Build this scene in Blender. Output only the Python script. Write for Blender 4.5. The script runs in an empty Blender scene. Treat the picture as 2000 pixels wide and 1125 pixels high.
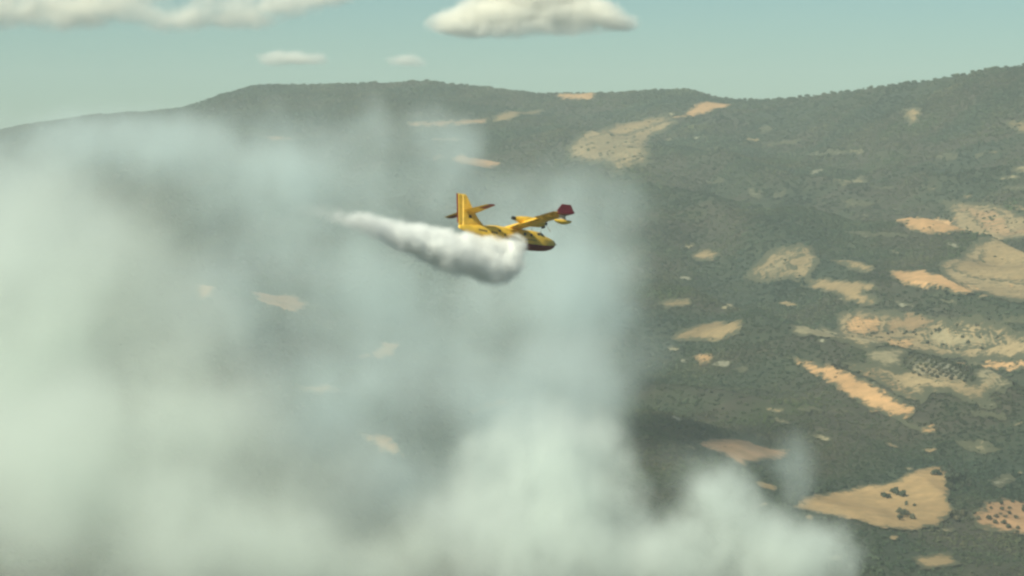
import bpy, bmesh, math, random
import numpy as np
from mathutils import Vector, Matrix
from mathutils.geometry import delaunay_2d_cdt

R = math.radians
random.seed(7)
rng = np.random.default_rng(11)
sc = bpy.context.scene
C = sc.collection

# ------------------------------------------------------------------ camera, sky, sun, exposure
PITCH = R(-3.0)
TAN = math.tan(R(10.0))
cam = bpy.data.cameras.new('camera')
cam.sensor_width = 36.0
cam.lens = 18.0 / TAN
cam.clip_start = 1.0
cam.clip_end = 60000.0
cam_o = bpy.data.objects.new('camera', cam)
cam_o.location = (0, 0, 0)
cam_o.rotation_euler = (R(90) + PITCH, 0, 0)
C.objects.link(cam_o)
sc.camera = cam_o

SUN = Vector((-0.54, -0.50, 0.68)).normalized()          # towards the sun
world = bpy.data.worlds.new('World')
sc.world = world
world.use_nodes = True
wn, wl = world.node_tree.nodes, world.node_tree.links
bg = next(n for n in wn if n.type == 'BACKGROUND')
sky = wn.new('ShaderNodeTexSky')
sky.sky_type = 'NISHITA'
sky.sun_disc = False
sky.sun_elevation = math.asin(SUN.z)
sky.sun_rotation = math.atan2(SUN.x, SUN.y)
sky.altitude = 300.0
sky.air_density = 0.8
sky.dust_density = 0.3
sky.ozone_density = 3.0
tint = wn.new('ShaderNodeMix'); tint.data_type = 'RGBA'; tint.blend_type = 'MULTIPLY'; tint.inputs[0].default_value = 1.0
tint.inputs[7].default_value = (0.88, 1.0, 0.96, 1)                     # one even cast over the whole sky
wl.new(sky.outputs[0], tint.inputs[6])
wl.new(tint.outputs[2], bg.inputs['Color'])
bg.inputs['Strength'].default_value = 0.060

sun = bpy.data.lights.new('sun', 'SUN')
sun.energy = 5.0
sun.angle = R(0.5)
sun.color = (1.0, 0.92, 0.79)
sun_o = bpy.data.objects.new('sun', sun)
sun_o.rotation_euler = SUN.to_track_quat('Z', 'Y').to_euler()
C.objects.link(sun_o)

vs = sc.view_settings
sc.display_settings.display_device = 'sRGB'
vs.view_transform = 'Standard'
vs.look = 'None'
vs.gamma = 1.0
vs.use_curve_mapping = False
vs.exposure = 0.34
vs.use_white_balance = True                              # the camera's greenish cast
vs.white_balance_temperature = 6600.0
vs.white_balance_tint = -5.0
cy = sc.cycles
cy.use_denoising = True
cy.max_bounces = 22
cy.diffuse_bounces = 8
cy.glossy_bounces = 2
cy.transmission_bounces = 8
cy.transparent_max_bounces = 16
cy.volume_bounces = 20
cy.volume_step_rate = 3.0
cy.volume_max_steps = 256
cy.filter_width = 2.5

# ------------------------------------------------------------------ helpers
CP, SP = math.cos(PITCH), math.sin(PITCH)
def ray(px, py):
    """direction seen at a place of the 2000 x 1125 photograph"""
    u = (px - 1000.0) / 1000.0 * TAN
    v = (562.5 - py) / 1000.0 * TAN
    return Vector((u, CP - v * SP, SP + v * CP))
def at(px, py, d):
    r = ray(px, py)
    return r * (d / r.y)
def m_per_px(d):
    return d * TAN / 1000.0

def tag(o, label=None, cat=None, group=None, kind=None):
    if label: o['label'] = label
    if cat: o['category'] = cat
    if group: o['group'] = group
    if kind: o['kind'] = kind
    return o

def obj(name, me, mat=None, parent=None):
    o = bpy.data.objects.new(name, me)
    if mat is not None and me is not None:
        me.materials.clear()
        me.materials.append(mat)
    C.objects.link(o)
    if parent is not None:
        o.parent = parent
    return o

def mesh(name, verts, faces, smooth=False):
    me = bpy.data.meshes.new(name)
    me.from_pydata([tuple(v) for v in verts], [], faces)
    me.update()
    if smooth:
        for p in me.polygons: p.use_smooth = True
    return me

# ------------------------------------------------------------------ numpy value noise
def hash2(ix, iy, seed):
    h = (ix.astype(np.int64) * 374761393 + iy.astype(np.int64) * 668265263 + seed * 982451653) & 0xffffffff
    h = ((h ^ (h >> 13)) * 1274126177) & 0xffffffff
    h = h ^ (h >> 16)
    return (h & 0xffffff) / float(0xffffff)
def vnoise(x, y, seed=0):
    x = np.asarray(x, float); y = np.asarray(y, float)
    ix, iy = np.floor(x), np.floor(y)
    fx, fy = x - ix, y - iy
    fx = fx * fx * fx * (fx * (fx * 6 - 15) + 10); fy = fy * fy * fy * (fy * (fy * 6 - 15) + 10)
    a = hash2(ix, iy, seed); b = hash2(ix + 1, iy, seed); c = hash2(ix, iy + 1, seed); d = hash2(ix + 1, iy + 1, seed)
    return (a * (1 - fx) + b * fx) * (1 - fy) + (c * (1 - fx) + d * fx) * fy
def fbm(x, y, octv=4, seed=0):
    s = 0.0; a = 0.5; t = 0.0
    for i in range(octv):
        s = s + a * vnoise(np.asarray(x) * 2 ** i + 17.3 * i, np.asarray(y) * 2 ** i - 9.1 * i, seed + i); t += a; a *= 0.5
    return s / t * 2 - 1                                                # -1 .. 1

# ------------------------------------------------------------------ terrain
RIDGE = [(-700, 262, 7600), (-300, 275, 7200), (0, 253, 7000), (90, 240, 6900), (170, 226, 6800), (350, 214, 6600), (420, 190, 6500), (480, 170, 6400),
         (570, 164, 6350), (650, 167, 6300), (740, 161, 6250), (820, 158, 6200), (870, 162, 6150), (960, 173, 6100), (1030, 182, 6000), (1120, 182, 5900),
         (1230, 180, 5800), (1300, 174, 5700), (1345, 176, 5650), (1400, 188, 5560), (1450, 195, 5480), (1490, 197, 5400), (1560, 189, 5260),
         (1650, 178, 5100), (1700, 172, 5000), (1740, 163, 4930), (1790, 162, 4850), (1900, 141, 4700), (1960, 130, 4640), (2000, 128, 4600), (2300, 96, 4300), (2900, 60, 3900)]
rp = np.array([tuple(at(*p)) for p in RIDGE])
_rx = np.arange(-2600, 2600, 10.0)
def _sm(v):
    k = np.ones(7) / 7
    return np.convolve(np.pad(v, 3, mode='edge'), k, mode='valid')
_ry = _sm(np.interp(_rx, rp[:, 0], rp[:, 1]))
_rz = _sm(np.interp(_rx, rp[:, 0], rp[:, 2]))
Y0, Z0 = 1450.0, -332.0
def terr(x, y):
    x = np.asarray(x, float); y = np.asarray(y, float)
    yr = np.interp(x, _rx, _ry); zr = np.interp(x, _rx, _rz)
    t = (y - Y0) / (yr - Y0)
    tc = np.clip(t, 0, 1)
    g = tc + 0.05 * np.sin(2 * np.pi * tc)
    z = Z0 + (zr - Z0) * g
    amp = np.clip(tc * 4, 0, 1) * np.clip((1 - tc) * 3.0, 0, 1)
    rel = 30 * fbm(x / 520.0, y / 760.0, 3, 3) + 9 * fbm(x / 120.0, y / 210.0, 3, 9)
    w1 = 2.4 * fbm(x / 420.0, y / 700.0, 3, 21)
    w2 = 2.0 * fbm(x / 210.0, y / 330.0, 3, 25)
    spur = 21 * np.sin((x + 0.42 * y) / 66.0 + w1) + 9.0 * (1 - 2 * np.abs(np.sin((x + 0.25 * y) / 62.0 + w2)))
    z = z + amp * (rel + spur) + 1.2 * fbm(x / 35.0, y / 35.0, 2, 30)
    back = np.clip(t - 1, 0, None) * (yr - Y0)
    z = z - back * 0.22 - np.clip(back - 30, 0, None) * 0.12
    z = np.where(t < 0, Z0 + 6 * fbm(x / 300.0, y / 300.0, 3, 5) * np.clip(-t * 3, 0, 1) + 1.2 * fbm(x / 35.0, y / 35.0, 2, 30), z)
    return z
def tz(x, y): return float(terr(np.array([x]), np.array([y]))[0])

_hy = np.concatenate([np.arange(1300, 7600, 4.0)])
def on_ground(px, py):
    """where the line of sight through a place of the photograph meets the hillside"""
    r = ray(px, py)
    x = r.x / r.y * _hy; z = r.z / r.y * _hy
    h = terr(x, _hy)
    hit = np.nonzero(h >= z)[0]
    if len(hit) == 0:
        yy = float(np.interp(r.x / r.y * 5600, _rx, _ry)) - 25
        return np.array([r.x / r.y * yy, yy])
    i = max(int(hit[0]), 1)
    d0 = z[i - 1] - h[i - 1]; d1 = z[i] - h[i]
    f = d0 / (d0 - d1 + 1e-9)
    yy = _hy[i - 1] + f * (_hy[i] - _hy[i - 1])
    return np.array([r.x / r.y * yy, yy])

# ------------------------------------------------------------------ materials
def new_mat(name):
    m = bpy.data.materials.new(name)
    m.use_nodes = True
    nt = m.node_tree
    b = next(n for n in nt.nodes if n.type == 'BSDF_PRINCIPLED')
    return m, nt, b
def ramp(nt, src, stops):
    r = nt.nodes.new('ShaderNodeValToRGB')
    el = r.color_ramp.elements
    el[0].position, el[0].color = stops[0][0], (*stops[0][1], 1)
    el[1].position, el[1].color = stops[-1][0], (*stops[-1][1], 1)
    for p, c in stops[1:-1]:
        e = el.new(p); e.color = (*c, 1)
    nt.links.new(src, r.inputs[0])
    return r.outputs[0]
def noise(nt, scale, detail=4, vec=None, rough=0.55, dist=0.0):
    n = nt.nodes.new('ShaderNodeTexNoise')
    n.inputs['Scale'].default_value = scale
    n.inputs['Detail'].default_value = detail
    n.inputs['Roughness'].default_value = rough
    n.inputs['Distortion'].default_value = dist
    if vec is not None: nt.links.new(vec, n.inputs['Vector'])
    return n.outputs[0]
def mix(nt, fac, a, b, mode='MIX'):
    n = nt.nodes.new('ShaderNodeMix'); n.data_type = 'RGBA'; n.blend_type = mode
    for s, v in (('Factor', fac), ('A', a), ('B', b)):
        sock = [q for q in n.inputs if q.name == s and q.enabled][0] if s != 'Factor' else n.inputs[0]
        if isinstance(v, (int, float)): sock.default_value = v
        elif isinstance(v, tuple): sock.default_value = (*v, 1)
        else: nt.links.new(v, sock)
    return [q for q in n.outputs if q.enabled][0]
def wpos(nt): return nt.nodes.new('ShaderNodeNewGeometry').outputs['Position']

def hillside_mat():
    m, nt, b = new_mat('scrub_ground')
    p = wpos(nt)
    big = ramp(nt, noise(nt, 0.0045, 6, p, 0.6), [(0.34, (0.036, 0.048, 0.034)), (0.46, (0.046, 0.053, 0.034)), (0.56, (0.060, 0.055, 0.041)), (0.66, (0.047, 0.055, 0.030)), (0.74, (0.074, 0.068, 0.047))])
    fine = ramp(nt, noise(nt, 0.055, 6, p, 0.65), [(0.35, (0.72, 0.74, 0.72)), (0.58, (1, 1, 1)), (0.74, (1.5, 1.4, 1.25))])
    nt.links.new(mix(nt, 1.0, big, fine, 'MULTIPLY'), b.inputs['Base Color'])
    b.inputs['Roughness'].default_value = 0.95
    b.inputs['Specular IOR Level'].default_value = 0.1
    return m
def field_mat(name, c, v=0.2, weed=0.25):
    """dry soil with weedy patches of scrub colour"""
    m, nt, b = new_mat(name)
    p = wpos(nt)
    lo = tuple(x * (1 - v) for x in c); hi = tuple(min(1, x * (1 + v)) for x in c)
    big = ramp(nt, noise(nt, 0.010, 5, p), [(0.32, lo), (0.68, hi)])
    fine = ramp(nt, noise(nt, 0.12, 4, p), [(0.3, (0.80, 0.83, 0.82)), (0.7, (1.14, 1.12, 1.1))])
    col = mix(nt, 1.0, big, fine, 'MULTIPLY')
    at_ = nt.nodes.new('ShaderNodeAttribute'); at_.attribute_name = 'margin'
    ad = nt.nodes.new('ShaderNodeMath'); ad.operation = 'MULTIPLY_ADD'
    nt.links.new(at_.outputs['Fac'], ad.inputs[0]); ad.inputs[1].default_value = 0.56
    sp_ = nt.nodes.new('ShaderNodeMath'); sp_.operation = 'MULTIPLY_ADD'
    nt.links.new(noise(nt, 0.10, 8, p, 0.80), sp_.inputs[0]); sp_.inputs[1].default_value = 2.1; sp_.inputs[2].default_value = -0.55
    nt.links.new(sp_.outputs[0], ad.inputs[2])
    w1 = ramp(nt, ad.outputs[0], [(0.54 + weed * 0.34, (1, 1, 1)), (0.76 + weed * 0.34, (0, 0, 0))])
    col = mix(nt, w1, col, (0.074, 0.074, 0.046))
    nt.links.new(col, b.inputs['Base Color'])
    b.inputs['Roughness'].default_value = 0.95
    b.inputs['Specular IOR Level'].default_value = 0.1
    return m
def leaf_mat(name, stops, per_instance=True):
    m, nt, b = new_mat(name)
    oi = nt.nodes.new('ShaderNodeObjectInfo')
    base = ramp(nt, oi.outputs['Random'], stops)
    reg = ramp(nt, noise(nt, 0.0045, 6, wpos(nt), 0.6), [(0.34, (0.74, 0.88, 0.95)), (0.46, (0.95, 1.0, 0.95)), (0.56, (1.28, 1.06, 1.05)), (0.66, (0.98, 1.08, 0.80)), (0.74, (1.3, 1.2, 1.1))])
    mp = nt.nodes.new('ShaderNodeMapping'); nt.links.new(wpos(nt), mp.inputs['Vector']); mp.inputs['Scale'].default_value = (1.0, 0.45, 1.0)
    band = ramp(nt, noise(nt, 0.011, 5, mp.outputs[0], 0.62), [(0.36, (0.62, 0.68, 0.66)), (0.5, (0.95, 0.96, 0.95)), (0.66, (1.28, 1.24, 1.18))])
    reg = mix(nt, 1.0, reg, band, 'MULTIPLY')
    nt.links.new(mix(nt, 1.0, base, reg, 'MULTIPLY'), b.inputs['Base Color'])
    b.inputs['Roughness'].default_value = 0.85
    b.inputs['Specular IOR Level'].default_value = 0.15
    return m
def paint(name, c, dirt=0.18, rough=0.42, scale=0.9):
    m, nt, b = new_mat(name)
    tc = nt.nodes.new('ShaderNodeTexCoord').outputs['Object']
    s = ramp(nt, noise(nt, scale, 5, tc, 0.6), [(0.35, tuple(x * (1 - dirt) for x in c)), (0.62, c)])
    nt.links.new(s, b.inputs['Base Color'])
    b.inputs['Roughness'].default_value = rough
    return m

M_HILL = hillside_mat()
FIELD = {
    'gold': field_mat('stubble_gold', (0.455, 0.27, 0.135), 0.22, 0.14),
    'tri': field_mat('stubble_tan', (0.325, 0.215, 0.11), 0.2, 0.16),
    'tan': field_mat('dry_grass_tan', (0.26, 0.185, 0.10), 0.2, 0.42),
    'brown': field_mat('fallow_brown', (0.245, 0.165, 0.092), 0.15, 0.2),
    'pale': field_mat('pale_soil', (0.27, 0.225, 0.14), 0.2, 0.62),
    'grey': field_mat('grey_rocky_soil', (0.26, 0.24, 0.175), 0.2, 0.62),
    'mottle': field_mat('mottled_dry_slope', (0.27, 0.20, 0.115), 0.25, 0.78),
    'pink': field_mat('pinkish_stubble', (0.36, 0.215, 0.12), 0.2, 0.34),
}
M_BUSH = leaf_mat('maquis_leaves', [(0.0, (0.053, 0.068, 0.043)), (0.6, (0.062, 0.077, 0.047)), (1.0, (0.078, 0.088, 0.055))])
M_OLIVE = leaf_mat('olive_leaves', [(0.0, (0.058, 0.066, 0.04)), (1.0, (0.10, 0.10, 0.065))])
M_BARK, nt, b = new_mat('bark')
nt.links.new(ramp(nt, noise(nt, 3.0, 4), [(0.3, (0.06, 0.045, 0.035)), (0.7, (0.13, 0.10, 0.08))]), b.inputs['Base Color'])
b.inputs['Roughness'].default_value = 0.9

# ------------------------------------------------------------------ the hillside
def axis(parts):
    return np.concatenate([np.arange(a, b, s) for a, b, s in parts])
gx = axis([(-4200, -1500, 60), (-1500, 1300, 9), (1300, 4201, 60)])
gy = axis([(-900, 1700, 60), (1700, 3300, 9), (3300, 7150, 13), (7150, 9001, 60)])
GX, GY = np.meshgrid(gx, gy)
GZ = terr(GX, GY)
nv = np.stack([GX.ravel(), GY.ravel(), GZ.ravel()], 1)
nx, ny = len(gx), len(gy)
idx = np.arange(nx * ny).reshape(ny, nx)
quads = np.stack([idx[:-1, :-1].ravel(), idx[:-1, 1:].ravel(), idx[1:, 1:].ravel(), idx[1:, :-1].ravel()], 1)
me = bpy.data.meshes.new('hillside')
me.vertices.add(len(nv)); me.vertices.foreach_set('co', nv.ravel())
me.loops.add(quads.size); me.loops.foreach_set('vertex_index', quads.ravel())
me.polygons.add(len(quads)); me.polygons.foreach_set('loop_start', np.arange(0, quads.size, 4))
me.polygons.foreach_set('use_smooth', np.ones(len(quads), bool))
me.update(); me.validate()
hill = tag(obj('hillside', me, M_HILL), 'scrub covered mountainside rising to a long ridge under the sky', 'hillside', kind='structure')
LOW = float(GZ.min())

# fields, groves and bare patches: (kind of soil, outline in the photograph, label)
FIELDS = [
 ('gold', [(1090,183),(1110,180),(1165,182),(1162,194),(1120,198),(1093,196)], 'small golden field just below the ridge'),
 ('gold', [(1330,226),(1375,199),(1432,204),(1420,213),(1385,223),(1340,232),(1285,240),(1300,231)], 'golden field below the dip of the ridge'),
 ('tan', [(1180,262),(1200,240),(1290,226),(1318,236),(1270,252),(1225,266)], 'tan strip leading down from the ridge field'),
 ('pale', [(1105,292),(1170,262),(1240,268),(1262,300),(1250,318),(1180,325),(1120,306)], 'pale speckled grove on the spur'),
 ('tan', [(960,226),(1050,213),(1068,217),(1000,236),(958,241)], 'thin tan strip below the ridge'),
 ('pink', [(790,240),(880,235),(957,231),(952,243),(860,250),(800,250)], 'pale strip behind the thin smoke'),
 ('pink', [(842,318),(880,309),(940,312),(988,320),(975,328),(900,323)], 'pinkish strip above the airplane'),
 ('pink', [(840,271),(900,270),(895,277),(850,278)], None),
 ('pink', [(510,270),(592,270),(580,277),(530,278)], None),
 ('tan', [(652,268),(690,269),(684,275),(660,276)], None),
 ('tan', [(1475,277),(1575,270),(1562,280),(1500,286)], None),
 ('tan', [(1760,216),(1795,211),(1800,240),(1772,250)], None),
 ('grey', [(1480,250),(1505,243),(1510,262),(1490,264)], None),
 ('tan', [(1962,240),(2010,232),(2020,262),(1985,263)], None),
 ('pale', [(1972,330),(2030,300),(2040,348),(1990,338)], None),
 ('grey', [(1952,371),(2030,345),(2030,366),(1970,374)], None),
 ('grey', [(1458,370),(1490,372),(1485,392),(1465,386)], None),
 ('grey', [(1505,382),(1540,370),(1536,388),(1515,396)], None),
 ('pale', [(1380,353),(1412,351),(1408,360),(1385,361)], None),
 ('pale', [(1625,352),(1680,343),(1702,358),(1650,367)], None),
 ('grey', [(1700,364),(1748,366),(1745,371),(1702,369)], None),
 ('grey', [(1840,302),(1872,299),(1862,316),(1845,316)], None),
 ('grey', [(1905,299),(1932,294),(1926,309),(1908,309)], None),
 ('gold', [(1718,439),(1790,426),(1872,425),(1892,455),(1842,463),(1792,459),(1770,446)], 'golden field with a pointed left end'),
 ('grey', [(1642,452),(1700,455),(1782,459),(1765,467),(1680,461)], 'greyish track below the pointed golden field'),
 ('pink', [(1858,407),(1895,405),(1962,421),(1992,450),(2030,466),(1965,466),(1910,441)], 'mottled tan slope near the right edge'),
 ('gold', [(1962,396),(2030,390),(2030,413),(1985,409)], None),
 ('tan', [(1915,477),(2030,470),(2030,562),(1960,556),(1900,546),(1850,526),(1880,511),(1910,505)], 'wide dull tan field at the right edge'),
 ('gold', [(1968,556),(2030,545),(2030,584),(1995,582)], None),
 ('gold', [(1738,531),(1790,530),(1860,545),(1925,566),(1900,576),(1830,566),(1757,561)], 'bright golden lens shaped field'),
 ('tan', [(1618,512),(1660,508),(1718,528),(1700,533),(1650,521)], None),
 ('tan', [(1562,536),(1620,545),(1712,558),(1722,565),(1690,569),(1722,595),(1700,604),(1650,596),(1604,571)], 'dull tan field with a narrow left tail'),
 ('pale', [(1498,520),(1530,496),(1572,490),(1576,500),(1545,511),(1562,531),(1500,546),(1462,541)], 'speckled pale clearing'),
 ('gold', [(1648,629),(1665,618),(1710,622),(1726,632),(1720,651),(1690,658),(1653,653)], 'small bright golden field'),
 ('brown', [(1727,631),(1745,612),(1790,612),(1832,630),(1800,648),(1750,655),(1722,651)], 'orange tan field beside the small bright one'),
 ('gold', [(1725,661),(1792,659),(1786,675),(1745,679)], None),
 ('pale', [(1792,656),(1840,633),(1880,640),(1962,656),(1966,671),(1930,686),(1880,691),(1840,681),(1800,673)], 'mottled grove with scattered trees'),
 ('pale', [(1958,616),(2030,610),(2030,633),(1975,631)], None),
 ('gold', [(1868,711),(1920,703),(2030,708),(2030,723),(1930,723),(1885,719)], 'flat golden strip at the right edge'),
 ('grey', [(1770,702),(1800,694),(1862,710),(1895,735),(1895,750),(1850,750),(1800,742),(1768,724)], 'pale grove planted in rows'),
 ('gold', [(1523,700),(1560,702),(1622,715),(1682,740),(1732,765),(1787,796),(1782,816),(1750,817),(1705,801),(1640,766),(1585,729)], 'long golden field sloping down to the right'),
 ('brown', [(1625,712),(1700,722),(1742,734),(1762,755),(1805,777),(1790,786),(1740,764),(1690,739)], 'brownish field above the long golden one'),
 ('tan', [(1308,661),(1350,640),(1400,628),(1457,630),(1442,655),(1400,673),(1350,671)], 'tan field beside the smoke edge'),
 ('gold', [(1355,700),(1380,690),(1402,695),(1386,712),(1365,715)], None),
 ('pale', [(1428,722),(1450,716),(1464,728),(1440,735)], None),
 ('tan', [(1288,591),(1340,585),(1357,595),(1300,606)], None),
 ('tan', [(1348,500),(1375,485),(1412,492),(1390,511),(1360,513)], None),
 ('pink', [(1345,866),(1390,857),(1480,870),(1552,880),(1525,900),(1450,913),(1410,891)], 'pinkish field half veiled by smoke'),
 ('tri', [(1540,991),(1600,965),(1680,950),(1760,935),(1846,914),(1858,940),(1852,985),(1872,1001),(1822,1031),(1780,1041),(1700,1031),(1610,1006)], 'large triangular golden field in the lower right'),
 ('pink', [(1895,1006),(1950,973),(2040,980),(2040,1064),(1960,1047),(1908,1031)], 'tan grove dotted with trees in the lower right corner'),
 ('gold', [(1788,836),(1822,832),(1832,843),(1805,852)], None),
 ('pale', [(1700,800),(1712,800),(1806,834),(1798,842),(1745,822)], None),
 ('grey', [(1905,782),(1942,778),(1946,800),(1912,802)], None),
 ('pale', [(1895,803),(1962,806),(1970,818),(1905,818)], None),
 ('grey', [(1925,940),(1962,928),(1990,940),(1950,956)], None),
 ('pale', [(1560,800),(1590,795),(1610,805),(1575,812)], None),
 ('tan', [(1780,1090),(1850,1080),(1880,1105),(1800,1118)], None),
 ('mottle', [(1840,392),(1900,395),(1980,410),(2040,400),(2040,480),(1960,474),(1900,455),(1850,425)], None),
 ('mottle', [(1830,520),(1900,470),(2040,462),(2040,600),(1960,590),(1900,572),(1840,545)], None),
 ('mottle', [(1630,612),(1740,605),(1850,622),(1980,645),(2040,640),(2040,700),(1900,706),(1800,690),(1700,690),(1640,665)], None),
 ('mottle', [(1640,712),(1760,722),(1800,700),(1900,745),(2040,735),(2040,780),(1920,790),(1820,770),(1800,790),(1720,745)], None),
 ('mottle', [(1450,545),(1500,490),(1580,482),(1600,505),(1580,545),(1500,556)], None),
 ('mottle', [(1100,300),(1180,250),(1300,222),(1330,240),(1270,270),(1275,320),(1200,345),(1120,320)], None),
 ('pale', [(1690,690),(1760,682),(1900,694),(1960,690),(2030,690),(2030,702),(1920,700),(1860,708),(1800,692),(1765,700),(1765,725),(1700,716)], None),
 ('pale', [(1900,725),(2030,726),(2030,775),(1960,772),(1905,755)], None),
 ('pale', [(1540,640),(1600,632),(1650,655),(1720,662),(1725,680),(1640,672),(1560,660)], None),
 ('pale', [(1860,860),(1930,862),(1960,880),(1900,886)], None),
 ('pale', [(1640,395),(1700,392),(1720,402),(1660,408)], None),
 ('grey', [(1560,300),(1640,292),(1660,302),(1590,308)], None),
 ('pink', [(488,571),(560,572),(607,595),(580,616),(520,606)], 'pale field glimpsed through the smoke'),
 ('gold', [(695,708),(740,672),(784,668),(775,690),(730,700)], None),
 ('pink', [(575,756),(640,752),(668,770),(620,774)], None),
 ('pink', [(905,802),(960,788),(1008,779),(992,798),(930,810)], None),
 ('gold', [(695,845),(760,850),(795,892),(740,888)], None),
 ('pink', [(380,577),(430,565),(420,582),(390,586)], None),
]
GROUND_POLYS = []
def rough_outline(pts, amp, step, seed):
    out = []
    n = len(pts)
    for i in range(n):
        a, b2 = pts[i], pts[(i + 1) % n]
        k = max(1, int(np.linalg.norm(b2 - a) / step))
        for j in range(k):
            out.append(a + (b2 - a) * j / k)
    out = np.array(out)
    ox = fbm(out[:, 0] / 16.0, out[:, 1] / 26.0, 4, seed) * amp * 1.6
    oy = fbm(out[:, 0] / 16.0 + 50, out[:, 1] / 26.0, 4, seed + 5) * amp * 4.0
    # round the corners, then fray the edge
    sm = out.copy()
    for _ in range(3): sm = 0.5 * sm + 0.25 * np.roll(sm, 1, 0) + 0.25 * np.roll(sm, -1, 0)
    hx = fbm(out[:, 0] / 5.0 + 9, out[:, 1] / 9.0, 2, seed + 8) * amp * .8
    hy = fbm(out[:, 0] / 5.0 + 90, out[:, 1] / 9.0, 2, seed + 9) * amp * 2.2
    return sm + np.stack([ox + hx, oy + hy], 1)
def inside(poly, x, y):
    c = np.zeros(np.shape(x), bool)
    n = len(poly)
    for i in range(n):
        x1, y1 = poly[i]; x2, y2 = poly[i - 1]
        cond = ((y1 > y) != (y2 > y))
        with np.errstate(divide='ignore', invalid='ignore'):
            xi = (x2 - x1) * (y - y1) / (y2 - y1 + 1e-12) + x1
        c ^= cond & (x < xi)
    return c
def margin_of(poly, x, y, w):
    d = np.full(np.shape(x), 1e9)
    for i in range(0, len(poly), 2):
        d = np.minimum(d, (x - poly[i, 0]) ** 2 + ((y - poly[i, 1]) / 3.0) ** 2)
    return np.clip(np.sqrt(d) / w, 0, 1)
def drape(poly, cell, lift):
    lo, hi = poly.min(0), poly.max(0)
    ix, iy = np.meshgrid(np.arange(lo[0], hi[0], cell), np.arange(lo[1], hi[1], cell * 1.5))
    ip = np.stack([ix.ravel(), iy.ravel()], 1)
    if len(ip): ip = ip[inside(poly, ip[:, 0], ip[:, 1])]
    n = len(poly)
    co = [Vector((float(p[0]), float(p[1]))) for p in poly] + [Vector((float(p[0]), float(p[1]))) for p in ip]
    vv, _, ff, _, _, _ = delaunay_2d_cdt(co, [], [list(range(n))], 1, 0.01)
    va = np.array([(v.x, v.y) for v in vv])
    z = terr(va[:, 0], va[:, 1]) + lift
    return [(a, b2, c) for (a, b2), c in zip(va, z)], [list(f) for f in ff]
for fi, (kind, pts, label) in enumerate(FIELDS):
    # fields that leave the picture go on beyond its edge
    pts = [(x + 60 + (fi * 37 + i * 53) % 90, y) if x >= 2028 else (x, y) for i, (x, y) in enumerate(pts)]
    g = np.array([on_ground(*p) for p in pts])
    dist = g[:, 1].mean()
    poly = rough_outline(g, 2.2 * m_per_px(dist) * 2.2, 2.4 * m_per_px(dist), fi * 3)
    GROUND_POLYS.append((kind, poly, fi))
    v, f = drape(poly, max(3.0, dist / 700.0), 0.9 + dist * 0.00012)
    if not f: continue
    o = obj('field', mesh('field', v, f, True), FIELD[kind], hill)
    va = np.array(v)
    a_m = o.data.attributes.new('margin', 'FLOAT', 'POINT')
    a_m.data.foreach_set('value', margin_of(poly, va[:, 0], va[:, 1], 16.0 * m_per_px(dist)).astype(np.float32))
    if label: o['label'] = label

# small bare spots scattered over the scrub
cr = random.Random(19)
for k in range(70):
    px, py = cr.uniform(1300, 2060), 215 + 880 * cr.random() ** 1.15
    if py < 200 + max(0, 1500 - px) * .05: continue
    w, h = cr.uniform(6, 26), cr.uniform(2.5, 6.5) * (.6 + py / 1500)
    sk = cr.uniform(-.25, .35)
    g = np.array([on_ground(px + w * math.cos(a) * cr.uniform(.6, 1.1), py + h * math.sin(a) * cr.uniform(.6, 1.1) + sk * w * math.cos(a)) for a in np.arange(0, 6.28, .7)])
    dist = g[:, 1].mean()
    if np.ptp(g[:, 1]) > 400: continue
    kind = cr.choice(['pale', 'grey', 'mottle', 'tan', 'pale'])
    poly = rough_outline(g, 3.0 * m_per_px(dist), 2.2 * m_per_px(dist), 900 + k * 3)
    GROUND_POLYS.append((kind, poly, 1000 + k))
    v, f = drape(poly, max(3.0, dist / 700.0), 0.8 + dist * 0.0001)
    if not f: continue
    o = obj('clearing', mesh('clearing', v, f, True), FIELD[kind], hill)
    va = np.array(v)
    a_m = o.data.attributes.new('margin', 'FLOAT', 'POINT')
    a_m.data.foreach_set('value', margin_of(poly, va[:, 0], va[:, 1], 2.5 * m_per_px(dist)).astype(np.float32))

# ------------------------------------------------------------------ trees
def crown_mesh(name, n, rx, rz, lift, seed, leaf):
    r = random.Random(seed)
    lob = [(r.uniform(-.5, .5) * rx, r.uniform(-.5, .5) * rx, lift + rz * r.uniform(0.25, 1.2), r.uniform(.45, .75)) for _ in range(6)]
    vs_, fs = [], []
    for i in range(n):
        L = lob[i % 6]
        d = Vector((r.gauss(0, 1), r.gauss(0, 1), r.gauss(0.25, .9))).normalized()
        k = r.uniform(0.7, 1.08) * L[3]
        c = Vector((L[0] + d.x * rx * k, L[1] + d.y * rx * k, L[2] + d.z * rz * k))
        nrm = (d + Vector((r.gauss(0, .45), r.gauss(0, .45), r.gauss(0.2, .45)))).normalized()
        t = nrm.orthogonal().normalized(); bt = nrm.cross(t)
        s = leaf * r.uniform(.6, 1.25); a0 = r.uniform(0, 6.28)
        base = len(vs_)
        for q in range(4):
            a = a0 + q * math.pi / 2 + r.uniform(-.3, .3)
            vs_.append(c + (t * math.cos(a) + bt * math.sin(a)) * s * (1.15 if q % 2 else .8) + nrm * r.uniform(-.12, .12) * s)
        fs += [(base, base + 1, base + 2), (base, base + 2, base + 3)]
    return mesh(name, vs_, fs)
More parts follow.
